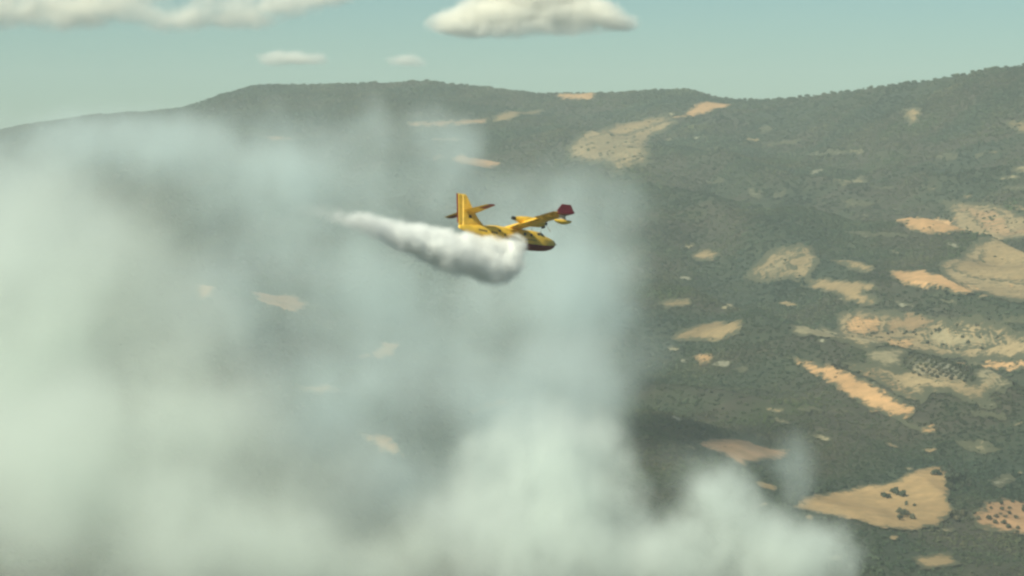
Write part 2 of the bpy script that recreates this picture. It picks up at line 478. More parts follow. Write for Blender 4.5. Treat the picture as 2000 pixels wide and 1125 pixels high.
def trunk_mesh(h, r0, seed):
    r = random.Random(seed)
    vs_, fs = [], []
    def limb(pts, rads):
        base = len(vs_)
        for p, rr in zip(pts, rads):
            for q in range(5):
                a = q * 2 * math.pi / 5
                vs_.append((p[0] + rr * math.cos(a), p[1] + rr * math.sin(a), p[2]))
        for i in range(len(pts) - 1):
            for q in range(5):
                fs.append((base + i * 5 + q, base + i * 5 + (q + 1) % 5, base + (i + 1) * 5 + (q + 1) % 5, base + (i + 1) * 5 + q))
    bx, by = r.uniform(-.2, .2), r.uniform(-.2, .2)
    limb([(0, 0, -0.8), (bx * .5, by * .5, h * .5), (bx, by, h)], [r0 * 1.4, r0, r0 * .8])
    for k in range(3):
        a = k * 2.1 + r.uniform(-.4, .4)
        limb([(bx, by, h * .8), (bx + math.cos(a) * .7, by + math.sin(a) * .7, h * 1.35), (bx + math.cos(a) * 1.2, by + math.sin(a) * 1.2, h * 2.0)], [r0 * .6, r0 * .4, r0 * .15])
    return mesh('trunk', vs_, fs)

# the scrub forest nobody could count: one object, shrubs set on its points
bushes = bpy.data.collections.new('shrub_shapes')
for k in range(4):
    o = bpy.data.objects.new('shrub', crown_mesh('shrub', 46, 2.9, 1.25, 0.2, 40 + k, 1.1))
    o.data.materials.append(M_BUSH)
    bushes.objects.link(o)
jx, jy = [], []
for ya, yb, cell in ((1850, 2600, 4.4), (2600, 3600, 5.6), (3600, 4700, 7.2), (4700, 6950, 9.0)):
    ys = np.arange(ya, yb, cell)
    for y in ys:
        w = y * TAN * 1.22 + 60
        xs = np.arange(-w if y < 2300 or True else 0, w, cell)
        jx.append(xs + rng.uniform(-.5, .5, len(xs)) * cell); jy.append(y + rng.uniform(-.5, .5, len(xs)) * cell)
jx = np.concatenate(jx); jy = np.concatenate(jy)
keep = jy < np.interp(jx, _rx, _ry) + 45
dens = 0.74 + 0.75 * fbm(jx / 140.0, jy / 200.0, 4, 77)
keep &= rng.uniform(0, 1, len(jx)) < dens
covered = np.zeros(len(jx), int); fray = np.zeros(len(jx))
for kind, poly, fi in GROUND_POLYS:
    lo, hi = poly.min(0) - 2, poly.max(0) + 2
    bb = np.nonzero((jx > lo[0]) & (jx < hi[0]) & (jy > lo[1]) & (jy < hi[1]))[0]
    ins = inside(poly, jx[bb], jy[bb])
    covered[bb[ins]] = 2 if kind in ('pale', 'grey', 'mottle') else 1
    wild = margin_of(poly, jx[bb], jy[bb], 13.0 * m_per_px(poly[:, 1].mean()))
    fray[bb[ins]] = 1 - wild[ins]
edge_n = fbm(jx / 17.0, jy / 26.0, 3, 91)
keep &= (covered == 0) | (rng.uniform(0, 1, len(jx)) < (fray * 1.5 - 0.55 + edge_n * 0.6)) | ((covered == 1) & (edge_n > 0.42) & (rng.uniform(0, 1, len(jx)) < 0.5)) | ((covered == 2) & (rng.uniform(0, 1, len(jx)) < 0.16)) | ((covered == 1) & (rng.uniform(0, 1, len(jx)) < 0.006))
jx, jy, cov = jx[keep], jy[keep], covered[keep]
jz = terr(jx, jy)
pm = bpy.data.meshes.new('forest')
pm.vertices.add(len(jx)); pm.vertices.foreach_set('co', np.stack([jx, jy, jz], 1).ravel())
def attr(me, name, typ, arr):
    a = me.attributes.new(name, typ, 'POINT'); a.data.foreach_set('value', arr)
size = rng.uniform(0.55, 1.25, len(jx)) * np.clip(jy / 3300.0, 0.62, 1.5) * (1.0 + 0.45 * fbm(jx / 60.0, jy / 110.0, 3, 131)) * np.where(cov > 0, 0.75, 1.0)
attr(pm, 'size', 'FLOAT', size.astype(np.float32))
attr(pm, 'turn', 'FLOAT', rng.uniform(0, 6.28, len(jx)).astype(np.float32))
pm.update()
forest = tag(obj('forest', pm), 'dense grey green scrub forest covering the mountainside', 'forest', kind='stuff')
gt = bpy.data.node_groups.new('forest_points', 'GeometryNodeTree')
gt.interface.new_socket('Geometry', in_out='INPUT', socket_type='NodeSocketGeometry')
gt.interface.new_socket('Geometry', in_out='OUTPUT', socket_type='NodeSocketGeometry')
gi, go = gt.nodes.new('NodeGroupInput'), gt.nodes.new('NodeGroupOutput')
ip_ = gt.nodes.new('GeometryNodeInstanceOnPoints')
ci = gt.nodes.new('GeometryNodeCollectionInfo')
ci.inputs['Collection'].default_value = bushes
ci.inputs['Separate Children'].default_value = True
ci.inputs['Reset Children'].default_value = True
def named(name):
    n = gt.nodes.new('GeometryNodeInputNamedAttribute'); n.data_type = 'FLOAT'; n.inputs['Name'].default_value = name
    return n.outputs['Attribute']
cmb = gt.nodes.new('ShaderNodeCombineXYZ')
gt.links.new(named('turn'), cmb.inputs['Z'])
gt.links.new(gi.outputs[0], ip_.inputs['Points'])
gt.links.new(ci.outputs[0], ip_.inputs['Instance'])
ip_.inputs['Pick Instance'].default_value = True
gt.links.new(cmb.outputs[0], ip_.inputs['Rotation'])
gt.links.new(named('size'), ip_.inputs['Scale'])
gt.links.new(ip_.outputs[0], go.inputs[0])
forest.modifiers.new('points', 'NODES').node_group = gt

# the trees one can pick out: groves, field edges and lone trees
crowns = [crown_mesh('crown', 90, 2.1, 1.5, 1.6, 60 + k, 0.72) for k in range(4)]
for c in crowns: c.materials.append(M_OLIVE)
trunks = [trunk_mesh(1.6, 0.22, 70 + k) for k in range(3)]
for t in trunks: t.materials.append(M_BARK)
n_tree = 0
def tree(x, y, s, label, group):
    global n_tree
    t = bpy.data.objects.new('tree', None)
    t.empty_display_size = 1
    t.location = (x, y, tz(x, y) + 0.2)
    t.rotation_euler = (0, 0, random.uniform(0, 6.28))
    t.scale = (s, s, s * random.uniform(.85, 1.15))
    C.objects.link(t)
    tag(t, label, 'tree', group)
    for nm, me_ in (('trunk', trunks[n_tree % 3]), ('crown', crowns[n_tree % 4])):
        c = bpy.data.objects.new(nm, me_); C.objects.link(c); c.parent = t
    n_tree += 1
def find_poly(i): return next(p for k, p, f in GROUND_POLYS if f == i)
def field_no(label): return next(i for i, f in enumerate(FIELDS) if f[2] == label)
def in_grove(label, n, dx, dy, jit, text, group, smin=.8, smax=1.2, angle=0.0, fill=1.0):
    poly = find_poly(field_no(label))
    c = poly.mean(0)
    ext = np.abs(poly - c).max() * 1.5
    ca, sa = math.cos(angle), math.sin(angle)
    pts = []
    for a in np.arange(-ext, ext, dx):
        for b2 in np.arange(-ext, ext, dy):
            x = c[0] + a * ca - b2 * sa + random.uniform(-jit, jit); y = c[1] + a * sa + b2 * ca + random.uniform(-jit, jit)
            if bool(inside(poly, np.array([x]), np.array([y]))[0]) and random.random() < fill: pts.append((x, y))
    random.shuffle(pts)
    for x, y in pts[:n]: tree(x, y, random.uniform(smin, smax), text, group)
in_grove('tan grove dotted with trees in the lower right corner', 70, 7.5, 9.5, 2.6, 'small tree of the dotted corner grove', 'trees of the dotted grove at the lower right corner', .6, 1.0, 0.3, .75)
in_grove('pale grove planted in rows', 95, 7.0, 11.0, .8, 'round tree of the striped grove', 'trees of the striped grove', .75, 1.0, 0.25)
in_grove('mottled grove with scattered trees', 60, 9, 20, 4, 'small tree of the mottled grove', 'trees of the mottled grove', .7, 1.05, 0.1, .6)
def clump(px, py, n, sx, sy, text, group, smin=.8, smax=1.3):
    for _ in range(n):
        g = on_ground(px + random.gauss(0, sx), py + random.gauss(0, sy))
        tree(g[0], g[1], random.uniform(smin, smax), text, group)
clump(1765, 1014, 6, 9, 4, 'dark tree low on the triangular golden field', 'lower clump on the triangular field')
clump(1755, 968, 7, 12, 5, 'dark tree amid the triangular golden field', 'middle clump on the triangular field')
clump(1832, 928, 6, 10, 4, 'dark tree at the top corner of the triangular golden field', 'top corner trees of the triangular field')
clump(1775, 990, 3, 6, 3, 'pale green bush between the two clumps on the triangular golden field', 'bushes on the triangular field', .5, .7)
clump(1880, 945, 12, 14, 9, 'dark tree right of the triangular field', 'trees right of the triangular field', 1.0, 1.7)
clump(1862, 1008, 8, 10, 6, 'dark tree by the right corner of the triangular golden field', 'right corner trees of the triangular field')
clump(1640, 722, 8, 14, 4, 'small tree above the long golden field', 'trees above the long golden field', .7, 1.0)
clump(1815, 838, 6, 16, 6, 'small tree by the little yellow patch', 'trees by the little yellow patch', .6, .9)
clump(1745, 655, 10, 30, 2.0, 'small tree below the adjoining golden fields', 'trees below the adjoining golden fields', .6, .9)

# each tree's label says which one it is: counted from the left within its level
ORD = 'first second third fourth fifth sixth seventh eighth ninth tenth eleventh twelfth'.split()
by_group = {}
for o in list(C.objects):
    if o.name.split('.')[0] == 'tree' and o.parent is None: by_group.setdefault(o['group'], []).append(o)
for grp, ts in by_group.items():
    if len(ts) < 2: continue
    ts.sort(key=lambda o: -o.location.y)                                # far (high on the slope) to near
    nb = max(1, math.ceil(len(ts) / 9))
    per = math.ceil(len(ts) / nb)
    for bi in range(nb):
        row = sorted(ts[bi * per:(bi + 1) * per], key=lambda o: o.location.x / o.location.y)
        for k, o in enumerate(row):
            o['label'] += ', ' + (ORD[k] + ' from left' if nb == 1 else ORD[k] + ' from left, ' + ORD[bi] + ' level from top')

# ------------------------------------------------------------------ the water bomber
M_YEL = paint('yellow_paint', (0.88, 0.55, 0.07), 0.25)
M_RED = paint('dark_red_paint', (0.22, 0.02, 0.028), 0.25)
M_DARK = paint('dark_metal', (0.025, 0.022, 0.02), 0.3, 0.5)
M_WHITE = paint('pale_paint', (0.68, 0.62, 0.5), 0.2)
M_GREY = paint('grey_metal', (0.30, 0.29, 0.27), 0.2, 0.35)
M_INK = paint('dark_lettering', (0.05, 0.045, 0.04), 0.2, 0.6)
M_MARKRED = paint('mark_red', (0.45, 0.03, 0.03), 0.1)
M_GLASS, nt, b = new_mat('cockpit_glass')
b.inputs['Base Color'].default_value = (0.035, 0.045, 0.05, 1)
b.inputs['Roughness'].default_value = 0.08
b.inputs['Specular IOR Level'].default_value = 0.6

YAW, PIT_B, ROLL = R(37.1), R(-6.4), R(-11.7)
hd = Vector((math.cos(YAW) * math.cos(PIT_B), math.sin(YAW) * math.cos(PIT_B), math.sin(PIT_B)))
l0 = Vector((-math.sin(YAW), math.cos(YAW), 0))
u0 = hd.cross(l0)
lf = l0 * math.cos(ROLL) + u0 * math.sin(ROLL)
up = hd.cross(lf)
POS = Vector((-0.2, 466.0, -15.65))
BODY = Matrix(((hd.x, lf.x, up.x, POS.x), (hd.y, lf.y, up.y, POS.y), (hd.z, lf.z, up.z, POS.z), (0, 0, 0, 1)))
plane = bpy.data.objects.new('airplane', None)
plane.matrix_world = BODY
C.objects.link(plane)
tag(plane, 'yellow twin engine water bomber with dark red wing tips dropping water', 'airplane')
OFF = Vector((9.0, 0, -2.5))                                            # body stations: nose 0, keel 0
def bp(x, y, z): return Vector((x, y, z)) + OFF
def part(name, verts, faces, mat, parent=plane, smooth=False, bevel=0.0):
    me_ = mesh(name, [bp(*v) for v in verts], faces, smooth)
    bm = bmesh.new(); bm.from_mesh(me_)
    bmesh.ops.recalc_face_normals(bm, faces=bm.faces)
    bm.to_mesh(me_); bm.free()
    if smooth:
        me_.set_sharp_from_angle(angle=R(42))
    return obj(name, me_, mat, parent)
def loft(rings, cap=True):
    vs_, fs = [], []
    n = len(rings[0])
    for r_ in rings: vs_ += list(r_)
    for i in range(len(rings) - 1):
        for q in range(n):
            fs.append((i * n + q, i * n + (q + 1) % n, (i + 1) * n + (q + 1) % n, (i + 1) * n + q))
    if cap:
        fs.append(tuple(range(n))); fs.append(tuple(range((len(rings) - 1) * n, len(rings) * n)))
    return vs_, fs
def join(*vf):
    V, F = [], []
    for v, f in vf:
        k = len(V); V += list(v); F += [tuple(i + k for i in q) for q in f]
    return V, F
def box(x0, x1, y0, y1, z0, z1):
    v = [(x, y, z) for x in (x0, x1) for y in (y0, y1) for z in (z0, z1)]
    return v, [(0, 1, 3, 2), (4, 6, 7, 5), (0, 4, 5, 1), (2, 3, 7, 6), (0, 2, 6, 4), (1, 5, 7, 3)]
def tube(p0, p1, r0, r1, n=10, squash=1.0):
    p0, p1 = Vector(p0), Vector(p1)
    d = (p1 - p0).normalized(); a = d.orthogonal().normalized(); b2 = d.cross(a)
    return loft([[p + (a * math.cos(q * 2 * math.pi / n) + b2 * math.sin(q * 2 * math.pi / n)) * r for q in range(n)] for p, r in ((p0, r0), (p1, r1))])

# fuselage stations: x, keel z, chine z, chine half width, side z, side half width, roof z, roof half width
FUS = [(0.0, 1.25, 1.35, 0.10, 1.5, 0.14, 1.68, 0.06), (-0.35, .86, 1.16, .46, 1.5, .52, 1.95, .26), (-1.0, .5, .98, .78, 1.5, .86, 2.18, .46),
       (-2.0, .24, .8, 1.06, 1.55, 1.14, 2.45, .66), (-2.7, .14, .72, 1.16, 1.6, 1.24, 2.62, .74), (-3.6, .07, .66, 1.24, 1.7, 1.3, 3.08, .86), (-5.0, .02, .62, 1.27, 1.75, 1.31, 3.2, .98),
       (-7.5, 0, .62, 1.27, 1.8, 1.31, 3.26, 1.02), (-10.4, 0, .62, 1.25, 1.8, 1.3, 3.25, 1.0), (-10.6, .3, .75, 1.22, 1.8, 1.3, 3.25, 1.0),
       (-13.0, .75, 1.15, 1.02, 1.95, 1.12, 3.22, .86), (-15.5, 1.28, 1.65, .72, 2.2, .84, 3.15, .62), (-17.8, 1.85, 2.1, .42, 2.5, .52, 3.05, .38), (-19.3, 2.3, 2.4, .16, 2.6, .22, 2.95, .16)]
def fus_ring(s, low):
    x, kz, cz, cw, sz, sw, rz, rw = s
    bz = cz + 0.12 if low else None
    if low:   # the hull bottom up to the paint line
        half = [(0, kz), (cw * .5, kz + (cz - kz) * .45), (cw, cz), (cw + (sw - cw) * .25, cz + (sz - cz) * .18)]
    else:
        half = [(cw + (sw - cw) * .25, cz + (sz - cz) * .18), (sw, sz), (sw, sz + (rz - sz) * .42), (sw * .5 + rw * .5, sz + (rz - sz) * .8), (rw * .72, rz - .03), (0, rz + .04)]
    return [(x, w, z) for w, z in half], [(x, -w, z) for w, z in half]
def strips(rows):
    n = len(rows[0]); V = [p for r_ in rows for p in r_]
    return V, [(i * n + q, i * n + q + 1, (i + 1) * n + q + 1, (i + 1) * n + q) for i in range(len(rows) - 1) for q in range(n - 1)]
up_rows = []; lo_rows = []
for s in FUS:
    l, r_ = fus_ring(s, False); up_rows.append(l + r_[::-1][1:])
    l, r_ = fus_ring(s, True); lo_rows.append(r_[::-1] + l[1:])
uv, uf = strips(up_rows)
uf.append(tuple(range(len(up_rows[0]))))
k = (len(up_rows) - 1) * len(up_rows[0]); uf.append(tuple(range(k, k + len(up_rows[0]))))
fus = part('fuselage', uv, uf, M_YEL, smooth=True)
cut = next(i for i, s in enumerate(FUS) if s[0] < -10.5)
hv, hf = strips(lo_rows[:cut]); hf.append(tuple(range(len(lo_rows[0]))))
k = (cut - 1) * len(lo_rows[0]); hf.append(tuple(range(k, k + len(lo_rows[0]))))
part('hull_bottom', hv, hf, M_RED, fus, smooth=True)['label'] = 'dark red planing bottom of the hull'
hv, hf = strips(lo_rows[cut:]); hf.append(tuple(range(len(lo_rows[0]))))
part('rear_hull', hv, hf, M_YEL, fus, smooth=True)
def side_patch(name, x0, x1, f0, f1, mat, parent, side=-1, proud=.012, slant=0.0):
    """a thin pane lying on the curved side between stations, f along the side's height"""
    rows = []
    for x in np.linspace(x0, x1, 5):
        row = []
        for f in np.linspace(f0, f1, 4):
            xx = x + slant * (f - f0) / max(1e-6, f1 - f0)
            vals = [np.interp(-xx, [-s[0] for s in FUS], [s[q] for s in FUS]) for q in range(8)]
            _, kz, cz, cw, sz, sw, rz, rw = vals
            zs = [cz + (sz - cz) * .18, sz, sz + (rz - sz) * .42, sz + (rz - sz) * .8, rz - .03, rz + .04]
            ws = [cw + (sw - cw) * .25, sw, sw, sw * .5 + rw * .5, rw * .72, 0]
            z = zs[0] + (zs[-1] - zs[0]) * f
            w = np.interp(z, zs, ws) + proud
            row.append((xx, side * w, z + proud * f))
        rows.append(row)
    v, f = strips(rows)
    o = part(name, v, f, mat, parent)
    md = o.modifiers.new('thick', 'SOLIDIFY'); md.thickness = .02; md.offset = 0
    return o
for sd in (-1, 1):
    side_patch('cockpit_window', -3.05, -3.75, .64, .86, M_GLASS, fus, sd, slant=-.2)
    side_patch('cockpit_window', -3.95, -4.55, .66, .84, M_GLASS, fus, sd)
    side_patch('door', -13.2, -14.2, .34, .82, M_YEL, fus, sd, .012)
    for wx in (-5.6, -6.9, -11.9):
        side_patch('window', wx, wx - .45, .52, .70, M_GLASS, fus, sd)
    for q, wx in enumerate((-11.0, -12.6, -13.0, -13.4, -14.5, -14.9, -15.3, -15.7)):
        side_patch('lettering', wx, wx - .26, .30, .46, M_INK, fus, sd, .02)
    side_patch('walkway_stripe', -4.8, -7.1, .26, .30, M_INK, fus, sd, .014)
# windshield panes across the front of the cockpit
for sd in (-1, 1):
    w0, w1 = .06 * sd, .70 * sd
    v = [(-2.52, w0, 2.68), (-2.66, w1, 2.58), (-3.52, w1 * 1.13, 3.04), (-3.5, w0, 3.13)]
    v2 = [(x + .03, y, z + .03) for x, y, z in v]
    part('windshield', v2 + [(x, y, z - .05) for x, y, z in v], [(0, 1, 2, 3), (7, 6, 5, 4), (0, 4, 5, 1), (1, 5, 6, 2), (2, 6, 7, 3), (3, 7, 4, 0)], M_GLASS, fus)
v, f = join(tube((.04, 0, 1.5), (-.3, 0, 1.5), .10, .22), tube((.36, 0, 1.5), (.0, 0, 1.5), .05, .09))
part('nose_probe', v, f, M_DARK, fus)
v, f = join(tube((-4.6, 0, 3.15), (-4.75, 0, 4.15), .04, .02, 6))
part('antenna', v, f, M_DARK, fus)

# wing: straight, constant chord, high on the fuselage
AF = [(0, 0), (.015, .04), (.06, .08), (.16, .118), (.32, .132), (.5, .112), (.72, .066), (.74, .05), (.74, -.036), (.72, -.045), (.5, -.078), (.3, -.086), (.12, -.072), (.03, -.04)]
CH = 3.55; XLE = -7.15; ZW = 3.42
def af_ring(y, dx=0, c=CH, zo=0.0, th=1.0, prof=AF, xle=XLE, zw=ZW):
    return [(xle + dx - a * c, y, zw + zo + b2 * c * th) for a, b2 in prof]
DIH = 0.0
wv, wf = loft([af_ring(y, zo=abs(y) * DIH) for y in (-12.9, -6, 0, 6, 12.9)])
wing = part('wing', wv, wf, M_YEL, smooth=True)
for sd in (-1, 1):
    v, f = loft([af_ring(12.9 * sd), af_ring(14.15 * sd)])
    part('wing_tip', v, f, M_RED, wing, smooth=True)['label'] = 'dark red wing tip'
    # flap, lowered for the drop, and aileron
    def surf(name, y0, y1, ang, mat, drop=0.0):
        c = CH * .26
        pr = [(0, .0), (.02, .06), (.25, .085), (1, .0), (.25, -.07), (.02, -.05)]
        ca, sa = math.cos(ang), math.sin(ang)
        rings = []
        for y in (y0, y1):
            rings.append([(XLE - .745 * CH - (a * ca + b2 * sa) * c, y, ZW + .008 * CH - drop - (a * sa - b2 * ca) * c) for a, b2 in pr])
        v, f = loft(rings)
        return part(name, v, f, mat, wing, smooth=True)
    surf('flap', 1.35 * sd, 8.1 * sd, R(22), M_YEL, .05)
    surf('aileron', 8.2 * sd, 13.3 * sd, R(4 * sd), M_YEL)
    for y in (2.4, 6.0, 7.8, 9.6, 11.6):
        v, f = loft([[(XLE - x, y * sd + w * .07, ZW + z) for w, z in ((-1, -.15), (1, -.15), (.6, -.15 - h), (-.6, -.15 - h))] for x, h in ((1.7, .03), (2.6, .30), (3.1, .24), (3.35, .05))])
        part('hinge_fairing', v, f, M_YEL, wing)
    # end plate
    pl = [(-10.6, 3.3), (-10.7, 3.5), (-9.7, 4.6), (-7.9, 4.6), (-7.5, 3.7), (-7.4, 3.3), (-8.0, 3.12), (-10.0, 3.12)]
    v, f = loft([[(x, 14.15 * sd, z) for x, z in pl], [(x, 14.27 * sd, z) for x, z in pl]])
    part('end_plate', v, f, M_RED, wing)['label'] = 'dark red upright plate at the wing tip'
    # stabilising float on its pylon
    fl = [(-6.9, .06, .08, 2.25), (-7.3, .22, .24, 2.15), (-8.0, .36, .36, 2.06), (-8.8, .40, .40, 2.03), (-9.5, .34, .34, 2.08), (-10.1, .2, .2, 2.16), (-10.4, .05, .06, 2.22)]
    yc = 13.0 * sd
    rings = [[(x, yc + w * math.cos(q * math.pi / 5), z + h * math.sin(q * math.pi / 5)) for q in range(10)] for x, w, h, z in fl]
    v, f = loft(rings)
    fo = part('float', v, f, M_YEL, plane, smooth=True)
    v, f = loft([[(-8.1 - dx, yc - .09, z), (-8.5 - dx, yc - .13, z), (-9.3 - dx, yc, z), (-8.5 - dx, yc + .13, z)] for dx, z in ((0, 2.3), (.1, 3.35))])
    part('pylon', v, f, M_WHITE, fo)
    # engine nacelle over the wing
    yn = 4.05 * sd
    NC = [(-5.35, .34, .34, 3.72), (-5.6, .50, .52, 3.70), (-6.4, .60, .68, 3.70), (-7.6, .62, .74, 3.74), (-9.0, .60, .70, 3.84), (-10.2, .5, .52, 3.95), (-11.1, .34, .34, 4.0)]
    rings = [[(x, yn + w * math.copysign(abs(math.cos(q * math.pi / 8)) ** .8, math.cos(q * math.pi / 8)), z + h * math.copysign(abs(math.sin(q * math.pi / 8)) ** .8, math.sin(q * math.pi / 8))) for q in range(16)] for x, w, h, z in NC]
    v, f = loft(rings)
    nac = part('engine_nacelle', v, f, M_YEL, plane, smooth=True)
    v, f = tube((-10.7, yn, 4.02), (-11.75, yn, 4.05), .26, .30, 12)
    part('exhaust', v, f, M_DARK, nac, smooth=True)
    v, f = box(-5.75, -5.32, yn - .26, yn + .26, 2.95, 3.32)
    part('air_intake', v, f, M_DARK, nac)
    v, f = loft([[(x, yn + r_ * math.cos(q * math.pi / 5), 3.72 + r_ * math.sin(q * math.pi / 5)) for q in range(10)] for x, r_ in ((-5.36, .32), (-5.0, .27), (-4.72, .15), (-4.6, .03))])
    part('spinner', v, f, M_DARK, nac, smooth=True)
    for bl in range(4):
        a0 = R(52 + 90 * bl)
        er = Vector((0, math.cos(a0), math.sin(a0))); et = Vector((0, -math.sin(a0), math.cos(a0))); ex = Vector((1, 0, 0))
        rings = []
        for rr, w, tw, th in ((.22, .10, 70, .05), (.6, .17, 55, .04), (1.2, .19, 35, .03), (1.75, .16, 24, .02), (1.98, .07, 20, .012)):
            cd = et * math.cos(R(tw)) + ex * math.sin(R(tw)); nd = ex * math.cos(R(tw)) - et * math.sin(R(tw))
            c0 = Vector((-5.05, yn, 3.72)) + er * rr
            rings.append([c0 + cd * w, c0 + nd * th, c0 - cd * w, c0 - nd * th])
        v, f = loft(rings)
        part('propeller_blade', v, f, M_GREY, nac)

# tail: tall fin with rudder, tailplane part way up it
def slab(poly, y0, y1, t_edge=.35):
    """a flat surface with thinned edges"""
    ym = (y0 + y1) / 2; c = np.mean(poly, 0)
    inn = [tuple(np.array(p) + (c - np.array(p)) * .10) for p in poly]
    n = len(poly)
    v = [(x, ym, z) for x, z in poly] + [(x, y0, z) for x, z in inn] + [(x, y1, z) for x, z in inn]
    f = [(q, (q + 1) % n, n + (q + 1) % n, n + q) for q in range(n)] + [(q, 2 * n + q, 2 * n + (q + 1) % n, (q + 1) % n) for q in range(n)]
    f += [tuple(range(n, 2 * n)), tuple(range(2 * n, 3 * n))[::-1]]
    return v, f
v, f = slab([(-14.35, 3.1), (-15.3, 4.0), (-16.35, 5.45), (-17.75, 8.0), (-18.55, 8.05), (-18.75, 2.6), (-16.6, 2.7)], -.2, .2)
fin = part('fin', v, f, M_YEL)
v, f = slab([(-18.58, 8.05), (-19.35, 8.05), (-19.42, 3.0), (-18.78, 2.95)], -.12, .12)
rud = part('rudder', v, f, M_YEL, fin)
v, f = box(-19.62, -19.36, -.05, .05, 3.3, 8.02)
part('trim_edge', v, f, M_RED, rud)['label'] = 'dark red trailing edge of the rudder'
for sd in (-1, 1):
    v, f = box(-16.95, -17.5, .205 * sd, .222 * sd, 4.2, 4.72)
    part('mark', v, f, M_INK, fin)
    v, f = box(-18.0, -18.25, .17 * sd, .19 * sd, 7.25, 7.6)
    part('mark', v, f, M_INK, fin)
    v, f = box(-15.35, -15.75, .12 * sd, .16 * sd, 3.25, 4.15)
    part('mark', v, f, M_INK, fin)
    ZT = 5.35
    TF = [(0, 0), (.03, .05), (.25, .075), (.6, .05), (.72, .03), (.72, -.03), (.6, -.05), (.25, -.075), (.03, -.05)]
    def tring(y):
        t = abs(y) / 5.7
        c = 3.0 - 1.3 * t
        return [(-15.6 - .75 * t - a * c, y, ZT + b2 * c) for a, b2 in TF]
    v, f = loft([tring(0.1 * sd), tring(3.2 * sd)])
    tp = part('tailplane', v, f, M_YEL, fin, smooth=True)
    v, f = loft([tring(3.2 * sd), tring(5.7 * sd)])
    part('tailplane_tip', v, f, M_RED, fin, smooth=True)['label'] = 'dark red tip of the tailplane'
    el = []
    for y in (.3 * sd, 5.6 * sd):
        t = abs(y) / 5.7; c = 3.0 - 1.3 * t; x0 = -15.6 - .75 * t - .725 * c
        el.append([(x0, y, ZT + .03 * c), (x0 - .27 * c, y, ZT), (x0, y, ZT - .03 * c)])
    v, f = loft(el)
    part('elevator', v, f, M_YEL, fin)

